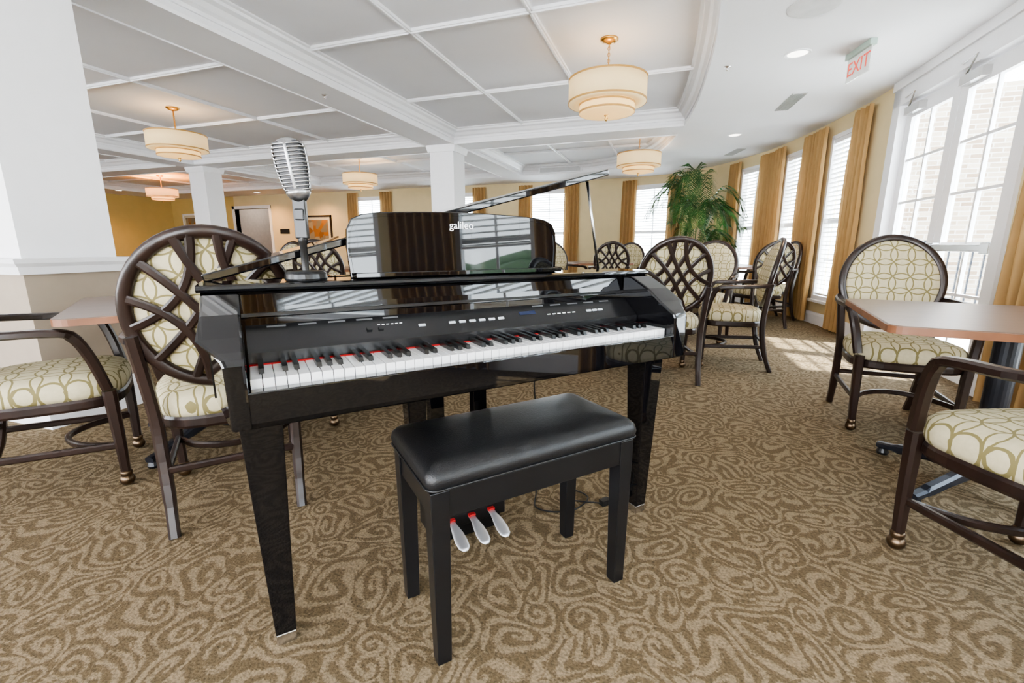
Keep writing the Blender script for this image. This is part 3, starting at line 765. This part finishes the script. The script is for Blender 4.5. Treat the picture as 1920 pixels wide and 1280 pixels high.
# microphone
def local_to_world(root, p):
    R = Matrix.Translation(root.location) @ Matrix.Rotation(root.rotation_euler.z, 4, 'Z'); return R @ Vector(p)
mp = local_to_world(piano, (-.456, .252, ZB+.001))
mic = empty('vintage_microphone', mp[:], math.radians(30), label='retro chrome ribbed desktop microphone on black stand', category='microphone')
bm = bmesh.new(); lathe(bm, [(0, 0), (.050, 0), (.052, .006), (.050, .018), (.042, .024), (.012, .026), (0, .026)], 36); new_obj('base', bm, M_BLACKS, parent=mic, smooth=False, bevel=.001)
bm = bmesh.new(); lathe(bm, [(.009, .024), (.009, .09), (.012, .095), (.012, .115), (.009, .12)], 16); new_obj('post', bm, M_BLACKS, parent=mic, smooth=True)
bm = bmesh.new(); box(bm, -.015, .015, -.012, .012, .105, .205); box(bm, -.011, .011, -.017, .017, .15, .178); new_obj('swivel_mount', bm, M_BLACKS, parent=mic, bevel=.003)
bm = bmesh.new(); lathe(bm, [(0, -.02), (.007, -.02), (.007, .0), (0, 0)], 12, M=Matrix.Translation((0, -.012, .162)) @ Matrix.Rotation(math.radians(90), 4, 'X')); new_obj('screw', bm, M_DSTEEL, parent=mic)
hd = empty('mic_head', (0, 0, .218), 0); hd.parent = mic; hd.rotation_euler = (math.radians(4), math.radians(-7), 0)
def hw(z):
    t = z/.118
    return (.027+.010*math.sin(min(1, t*1.6)*math.pi/2)) * (1 if t < .82 else math.sqrt(max(.05, 1-((t-.82)/.2)**2*.45)))
def mring(w, z, n=32, e=.5):
    return [(w*math.cos(a)*(1/max(abs(math.cos(a)), abs(math.sin(a))))**e, .8*w*math.sin(a)*(1/max(abs(math.cos(a)), abs(math.sin(a))))**e, z) for a in [i*2*math.pi/n for i in range(n)]]
bm = bmesh.new(); rings = []
for k in range(15):
    z = .118*k/14; rings.append([bm.verts.new(q) for q in mring(hw(z)*.92, z)])
for a_, b_ in zip(rings, rings[1:]):
    for i in range(32): bm.faces.new([a_[i], a_[(i+1) % 32], b_[(i+1) % 32], b_[i]])
bm.faces.new(rings[0]); bm.faces.new(rings[-1])
new_obj('inner_mesh', bm, mat('dark_mic_mesh', (.10, .10, .105), .5, metal=.6), parent=hd, smooth=True)
bm = bmesh.new()
for k in range(13):
    z = .006+k*.0088; sweep(bm, mring(hw(z), z), .0042, .0046, kind='o', n=6, closed=True)
for sx in (0,):
    for sy in (-1, 1):
        sweep(bm, [(sx, sy*.82*hw(z), z) for z in [.118*k/12 for k in range(13)]], .007, .005, kind='rr', up=(0, 1, 0))
for s in (-1, 1):
    sweep(bm, [(s*hw(z)*1.01, 0, z) for z in [.118*k/12 for k in range(13)]], .010, .005, kind='rr', up=(1, 0, 0))
lathe(bm, [(0, -.022), (.014, -.022), (.022, -.014), (.029, -.002), (.028, .008), (0, .008)], 24)
lathe(bm, [(.028, .113), (.024, .121), (.012, .126), (0, .127)], 24)
new_obj('chrome_ribs', bm, M_DSTEEL, parent=hd, smooth=True)

# ------------------------------------------------------------------ bench
BO = C(.011, 1.197)
BZ = .02
bench = empty('piano_bench', (BO[0], BO[1], 0), math.radians(48.7), label='black wooden piano bench with padded leatherette seat', category='bench')
bm = bmesh.new(); rings = []
def rrect(w, d, r, n=5):
    pts = []
    for cx, cy, a0 in ((w-r, d-r, 0), (-w+r, d-r, 90), (-w+r, -d+r, 180), (w-r, -d+r, 270)):
        for k in range(n+1):
            a = math.radians(a0+90*k/n); pts.append((cx+r*math.cos(a), cy+r*math.sin(a)))
    return pts
for (ins, z) in ((.012, .447), (.0, .455), (-.004, .475), (.0, .492), (.010, .503), (.035, .511), (.08, .515), (.12, .516)):
    rings.append([bm.verts.new((x, y, z+BZ)) for x, y in rrect(.312-ins, .158-ins, max(.012, .025-ins*.1))])
bm.faces.new(rings[0][::-1]); bm.faces.new(rings[-1])
for a_, b_ in zip(rings, rings[1:]):
    k = len(a_)
    for i in range(k): bm.faces.new([a_[i], a_[(i+1) % k], b_[(i+1) % k], b_[i]])
new_obj('seat', bm, M_LEATHER, parent=bench, smooth=True)
bm = bmesh.new(); sweep(bm, [(x, y, .458+BZ) for x, y in rrect(.314, .160, .026)], .006, .006, closed=True, kind='o', n=6); new_obj('piping', bm, M_LEATHER, parent=bench, smooth=True)
bm = bmesh.new(); box(bm, -.30, .30, -.145, .145, .375+BZ, .448+BZ); new_obj('apron', bm, M_BLACKS, parent=bench, bevel=.003)
for sx in (-1, 1):
    for sy in (-1, 1):
        new_obj('leg', taper_leg(sx*.283, sy*.125, .046, .036, 0, .447+BZ), M_BLACKS, parent=bench, bevel=.002)

# ------------------------------------------------------------------ chairs
def by(z): return -.215-(z-.45)*.20
def build_chair():
    r = empty('dining_chair', (0, 0, 0), 0)
    def plan(a, s):
        c, q = math.cos(a), math.sin(a); e = 2/3.4
        x = abs(c)**e*(1 if c > 0 else -1); y = abs(q)**e*(1 if q > 0 else -1)
        hwid = .245+.02*y
        return x*hwid*s, y*.245*s+.005
    bm = bmesh.new(); rings = []; n = 40
    for s, z in ((.97, .405), (1.0, .425), (1.01, .45), (.985, .474), (.93, .490), (.8, .503), (.55, .512), (.25, .516)):
        rings.append([bm.verts.new((*plan(2*math.pi*i/n, s), z)) for i in range(n)])
    bm.faces.new(rings[0][::-1]); bm.faces.new(rings[-1])
    for a_, b_ in zip(rings, rings[1:]):
        for i in range(n): bm.faces.new([a_[i], a_[(i+1) % n], b_[(i+1) % n], b_[i]])
    new_obj('seat', bm, M_FSEAT, parent=r, smooth=True, label='cream cushion with interlocking circle pattern')
    bm = bmesh.new(); sweep(bm, [(*plan(2*math.pi*i/n, .955), .385) for i in range(n)], .022, .045, closed=True); new_obj('seat_frame', bm, M_WOOD, parent=r)
    cz, rx, rz = .795, .243, .262
    up = Vector((0, 1, .20)).normalized()
    bk = empty('backrest', (0, 0, 0), 0); bk.parent = r
    def ov(a, s=1.0, dy=0.0):
        z = cz+rz*math.sin(a)*s; return (rx*math.cos(a)*s, by(z)+dy+.03*abs(math.cos(a)*s)**2, z)
    bm = bmesh.new(); sweep(bm, [ov(2*math.pi*i/48) for i in range(48)], .042, .036, up=tuple(up), closed=True); new_obj('back_frame', bm, M_WOOD, parent=bk, smooth=True)
    bm = bmesh.new(); n = 40
    R = [[bm.verts.new(ov(2*math.pi*i/n, s, d)) for i in range(n)] for s, d in ((.25, -.002), (.6, -.001), (.93, .002), (.95, .012), (.9, .03), (.6, .042), (.25, .046))]
    bm.faces.new(R[0]); bm.faces.new(R[-1])
    for a_, b_ in zip(R, R[1:]):
        for i in range(n): bm.faces.new([a_[i], a_[(i+1) % n], b_[(i+1) % n], b_[i]])
    new_obj('back_cushion', bm, M_FBACK, parent=bk, smooth=True, label='cream oval pad with interlocking circle pattern')
    bm = bmesh.new()
    for mir in (1, -1):
        for o, bulge in ((-44, -.34), (-15, -.12), (15, .12), (44, .34)):
            a0 = math.radians(235+o); a1 = math.radians(55-o)
            P0 = Vector((math.cos(a0), math.sin(a0))); P1 = Vector((math.cos(a1), math.sin(a1))); dd = P1-P0; nn = Vector((-dd.y, dd.x))
            pts = []
            for k in range(13):
                t = k/12; q = P0+dd*t+nn*(bulge*.55)*(4*t*(1-t))
                if q.length > .97: q = q*(.97/q.length)
                x, z = q.x*rx*mir, cz+q.y*rz
                pts.append((x, by(z)-.014+.03*(abs(q.x))**2+(.002 if mir > 0 else 0), z))
            sweep(bm, pts, .028, .012, up=tuple(up))
    new_obj('back_lattice', bm, M_WOOD, parent=bk, label='interlaced dark wood lattice')
    for s in (-1, 1):
        bm = bmesh.new()
        sweep(bm, smooth_path([(s*.205, -.315, 0), (s*.21, -.262, .14), (s*.215, -.232, .30), (s*.218, -.225, .42), (s*.228, -.235, .56), (s*.241, -.255, .72)], 4),
              [.034]*4+[.038]*4+[.038]*13, [.034]*4+[.040]*4+[.042]*13, up=(0, 1, 0))
        new_obj('leg', bm, M_WOOD, parent=r)
        bm = bmesh.new(); sweep(bm, [(s*.222, .212, .062), (s*.226, .212, .2), (s*.232, .208, .43)], [.032, .038, .044], [.032, .038, .046], up=(0, 1, 0))
        fl = new_obj('leg', bm, M_WOOD, parent=r)
        bm = bmesh.new(); bmesh.ops.create_uvsphere(bm, u_segments=16, v_segments=10, radius=.027, matrix=Matrix.Translation((s*.222, .212, .027)))
        lathe(bm, [(.012, .03), (.02, .046), (.022, .062), (.018, .068), (0, .068)], 14, (s*.222, .212, 0)); new_obj('caster', bm, M_BRONZE, parent=fl, smooth=True, label='bronze ball caster')
        bm = bmesh.new()
        sweep(bm, smooth_path([(s*.243, -.262, .705), (s*.272, -.17, .700), (s*.287, -.05, .693), (s*.286, .07, .690), (s*.280, .135, .672), (s*.262, .175, .58), (s*.240, .205, .44)], 4),
              [.036]*8+[.046]*8+[.038]*9, [.030]*16+[.038]*9, up=(0, .4, .9))
        new_obj('armrest', bm, M_WOOD, parent=r)
        bm = bmesh.new(); sweep(bm, [(s*.224, .212, .185), (s*.212, -.25, .205)], .02, .028); new_obj('stretcher', bm, M_WOOD, parent=r)
    bm = bmesh.new(); sweep(bm, smooth_path([(-.222, .20, .182), (-.14, .07, .187), (0, .01, .19), (.14, .07, .187), (.222, .20, .182)], 5), .02, .026); new_obj('stretcher', bm, M_WOOD, parent=r)
    bm = bmesh.new(); sweep(bm, [(-.212, -.25, .23), (.212, -.25, .23)], .02, .026); new_obj('stretcher', bm, M_WOOD, parent=r)
    return r
chairs = [ # X, Y, facing angle (deg)
 (-1.17, 1.80, 120), (-1.96, 1.86, 34), (1.20, 3.54, 84), (1.88, 3.88, 160), (2.12, 4.98, 235),
 (2.18, 2.50, 248), (1.54, 1.17, 93), (-.98, 2.75, 217),
 (3.17, 5.85, 95), (3.15, 7.10, 265), (3.58, 6.40, 180),
 (1.48, 7.0, 85), (.87, 7.2, -50), (2.12, 8.45, 245),
 (-3.25, 6.35, 250), (-2.0, 5.0, 90), (-3.5, 4.1, 200)]
base = build_chair()
for i, (X, Y, ph) in enumerate(chairs):
    x, y = C(X, Y); rz = math.radians(ph+19.05-90)
    pp = dict(label='dark wood dining armchair with oval lattice back and cream circle-pattern seat', category='chair', group='oval-back dining armchairs')
    if i == 0:
        base.location = (x, y, 0); base.rotation_euler = (0, 0, rz); o = base
        for k, v in pp.items(): o[k] = v
    else: o = copy_tree(base, (x, y, 0), rz, **pp)

# ------------------------------------------------------------------ tables
def build_table(side):
    r = empty('dining_table', (0, 0, 0), 0)
    bm = bmesh.new(); prism(bm, rrect(side/2, side/2, .05), .712, .742)
    new_obj('table_top', bm, M_TABLE, parent=r, bevel=.004)
    bm = bmesh.new(); sweep(bm, [(x, y, .726) for x, y in rrect(side/2, side/2, .05)], .006, .026, closed=True, kind='sq'); new_obj('edge_band', bm, M_TEDGE, parent=r)
    bm = bmesh.new(); lathe(bm, [(.042, .08), (.042, .69), (.11, .70), (.11, .712), (0, .712)], 24); new_obj('pedestal', bm, M_IRON, parent=r, smooth=False)
    for k in range(4):
        a = math.radians(45+90*k)
        c, s = math.cos(a), math.sin(a)
        bm = bmesh.new(); sweep(bm, smooth_path([(.03*c, .03*s, .10), (.15*c, .15*s, .085), (.30*c, .30*s, .055), (.39*c, .39*s, .042)], 4), .042, [.055]*5+[.045]*4+[.03]*4, kind='rr')
        bm2 = bmesh.new(); lathe(bm2, [(0, 0), (.022, 0), (.026, .012), (.02, .03), (0, .03)], 16, (.37*c, .37*s, 0))
        ft = new_obj('foot', bm, M_IRON, parent=r); new_obj('glide', bm2, M_BLACKS, parent=ft)
    return r
tb = build_table(.95)
tabs = [(1.95, 1.74, -28, 'square wood-laminate pedestal table beside glass doors'), (-1.62, 2.32, 37, 'square brown pedestal dining table beside the white column'),
        (1.20, 4.50, 5, 'square brown pedestal dining table among chairs'), (3.10, 6.48, 20, 'square brown pedestal dining table near curtained windows'),
        (1.42, 7.75, 10, 'square brown pedestal dining table near far windows'), (-2.15, 5.80, 15, 'square brown pedestal dining table in dining area')]
for i, (X, Y, a, lab) in enumerate(tabs):
    x, y = C(X, Y); rz = math.radians(a+19.05)
    if i == 0:
        tb.location = (x, y, 0); tb.rotation_euler = (0, 0, rz); o = tb
    else: o = copy_tree(tb, (x, y, 0), rz)
    o['label'] = lab; o['category'] = 'table'; o['group'] = 'square pedestal tables'

# ------------------------------------------------------------------ palm
px_, py_ = C(3.20, 8.15)
palm = empty('potted_palm', (px_, py_, 0), 0, label='tall leafy green palm in a dark woven pot', category='plant')
bm = bmesh.new(); lathe(bm, [(0, 0), (.17, 0), (.20, .15), (.22, .36), (.235, .38), (.215, .38), (.20, .33), (0, .33)], 28); new_obj('pot', bm, M_POT, parent=palm, smooth=True)
rnd = random.Random(3)
for k in range(22):
    az = k*2.4+rnd.uniform(-.3, .3); reach = rnd.uniform(.42, .80); top = rnd.uniform(1.15, 2.35)
    dirv = Vector((math.cos(az), math.sin(az), 0))
    base_p = Vector((.04*math.cos(az), .04*math.sin(az), .33)); H = top-.33
    pts = smooth_path([base_p, base_p+dirv*.06+Vector((0, 0, H*.55)), base_p+dirv*reach*.35+Vector((0, 0, H)), base_p+dirv*reach*.74+Vector((0, 0, H*.97)), base_p+dirv*reach+Vector((0, 0, H*.78))], 12)
    bm = bmesh.new(); N = len(pts)
    sweep(bm, pts, [.012*(1-.7*i/N) for i in range(N)], [.012*(1-.7*i/N) for i in range(N)], kind='o', n=5, up=(.1, .2, 1))
    side = Vector((-dirv.y, dirv.x, 0))
    for f in bm.faces: f.material_index = 1
    for i in range(int(N*.36), N):
        p = pts[i]; t = (pts[min(i+1, N-1)]-pts[i-1]).normalized()
        u = (i-N*.36)/(N*.64); ll = .30*math.sin(math.pi*(.18+.72*u))+.05
        for s in (-1, 1):
            d = (side*s*.75+t*.85+Vector((0, 0, .05))).normalized()
            q1 = p+d*ll*.5+Vector((0, 0, .015)); q2 = p+d*ll+Vector((0, 0, -.10*rnd.uniform(.6, 1.4)))
            t2 = t*.011
            vs_ = [bm.verts.new(v) for v in (p-t2*.5, p+t2*.5, q1+t2, q1-t2, q2)]
            bm.faces.new([vs_[0], vs_[1], vs_[2], vs_[3]]); bm.faces.new([vs_[3], vs_[2], vs_[4]])
    new_obj('frond', bm, [M_LEAF, M_STEM], parent=palm)

# ------------------------------------------------------------------ wall art, signs
def picture(x, y, z, w, h, rz, label, frame=M_WOOD, m=M_ART, fw=.05):
    r = empty('framed_picture', (x, y, z), rz, label=label, category='picture')
    bm = bmesh.new(); box(bm, -w/2, w/2, -.03, -.002, -h/2, -h/2+fw); box(bm, -w/2, w/2, -.03, -.002, h/2-fw, h/2); box(bm, -w/2, -w/2+fw, -.03, -.002, -h/2, h/2); box(bm, w/2-fw, w/2, -.03, -.002, -h/2, h/2)
    new_obj('frame', bm, frame, parent=r)
    bm = bmesh.new(); box(bm, -w/2+fw, w/2-fw, -.016, -.002, -h/2+fw, h/2-fw)
    new_obj('mat_board', bm, mat('cream_mat_board', (.6, .55, .42), .8), parent=r)
    bm = bmesh.new(); box(bm, -w/2+fw*2.6, w/2-fw*2.6, -.018, -.015, -h/2+fw*2.6, h/2-fw*2.6); new_obj('canvas', bm, m, parent=r)
picture(-9.97, YF, 1.42, 1.0, .95, 0, 'large framed abstract picture in orange and brown tones')
picture(-12.85, YF+1.6, 1.45, .5, .6, 0, 'small dark framed print in the corridor', frame=M_WOOD, fw=.03)
picture(-12.15, YF+1.6, 1.45, .5, .6, 0, 'small dark framed print in the corridor', frame=M_WOOD, fw=.03)
picture(-15.1, YF, 1.6, .85, .9, 0, 'white framed print on yellow wall', frame=M_WHITE)
bm = bmesh.new(); box(bm, -.18, .18, -.012, 0, -.07, .07); o = simple('wall_plaque', bm, M_IRON, 'small dark rectangular plaque mounted on wall', 'sign', bevel=.004); o.location = (-11.25, YF, 1.45)

# ------------------------------------------------------------------ light
w = bpy.data.worlds.new('World'); scene.world = w; w.use_nodes = True
nt = w.node_tree; bg = nt.nodes['Background']
tc = nt.nodes.new('ShaderNodeTexCoord'); sp = nt.nodes.new('ShaderNodeSeparateXYZ'); rp = nt.nodes.new('ShaderNodeValToRGB')
nt.links.new(tc.outputs['Generated'], sp.inputs[0]); nt.links.new(sp.outputs[2], rp.inputs[0])
rp.color_ramp.elements[0].color = (.95, .97, 1, 1); rp.color_ramp.elements[1].color = (.58, .75, 1, 1)
nt.links.new(rp.outputs[0], bg.inputs[0]); bg.inputs[1].default_value = 11.0
sd = bpy.data.lights.new('sun', 'SUN'); sd.energy = 20; sd.angle = math.radians(1.5); sd.color = (1, .95, .88)
so = bpy.data.objects.new('sun', sd); COL.objects.link(so)
so.rotation_euler = Vector((-.46, .10, -1)).to_track_quat('-Z', 'Y').to_euler()

# ------------------------------------------------------------------ camera
cd = bpy.data.cameras.new('camera'); cd.sensor_width = 36; cd.sensor_fit = 'HORIZONTAL'; cd.lens = 850/1920*36; cd.clip_start = .05; cd.clip_end = 100
co = bpy.data.objects.new('camera', cd); COL.objects.link(co); co.location = (0, 0, 1.01); co.rotation_euler = (math.radians(90-11.89), 0, YAW)
scene.camera = co
scene.view_settings.view_transform = 'AgX'
try: scene.view_settings.look = 'AgX - Medium High Contrast'
except Exception: pass
scene.view_settings.exposure = 0.75
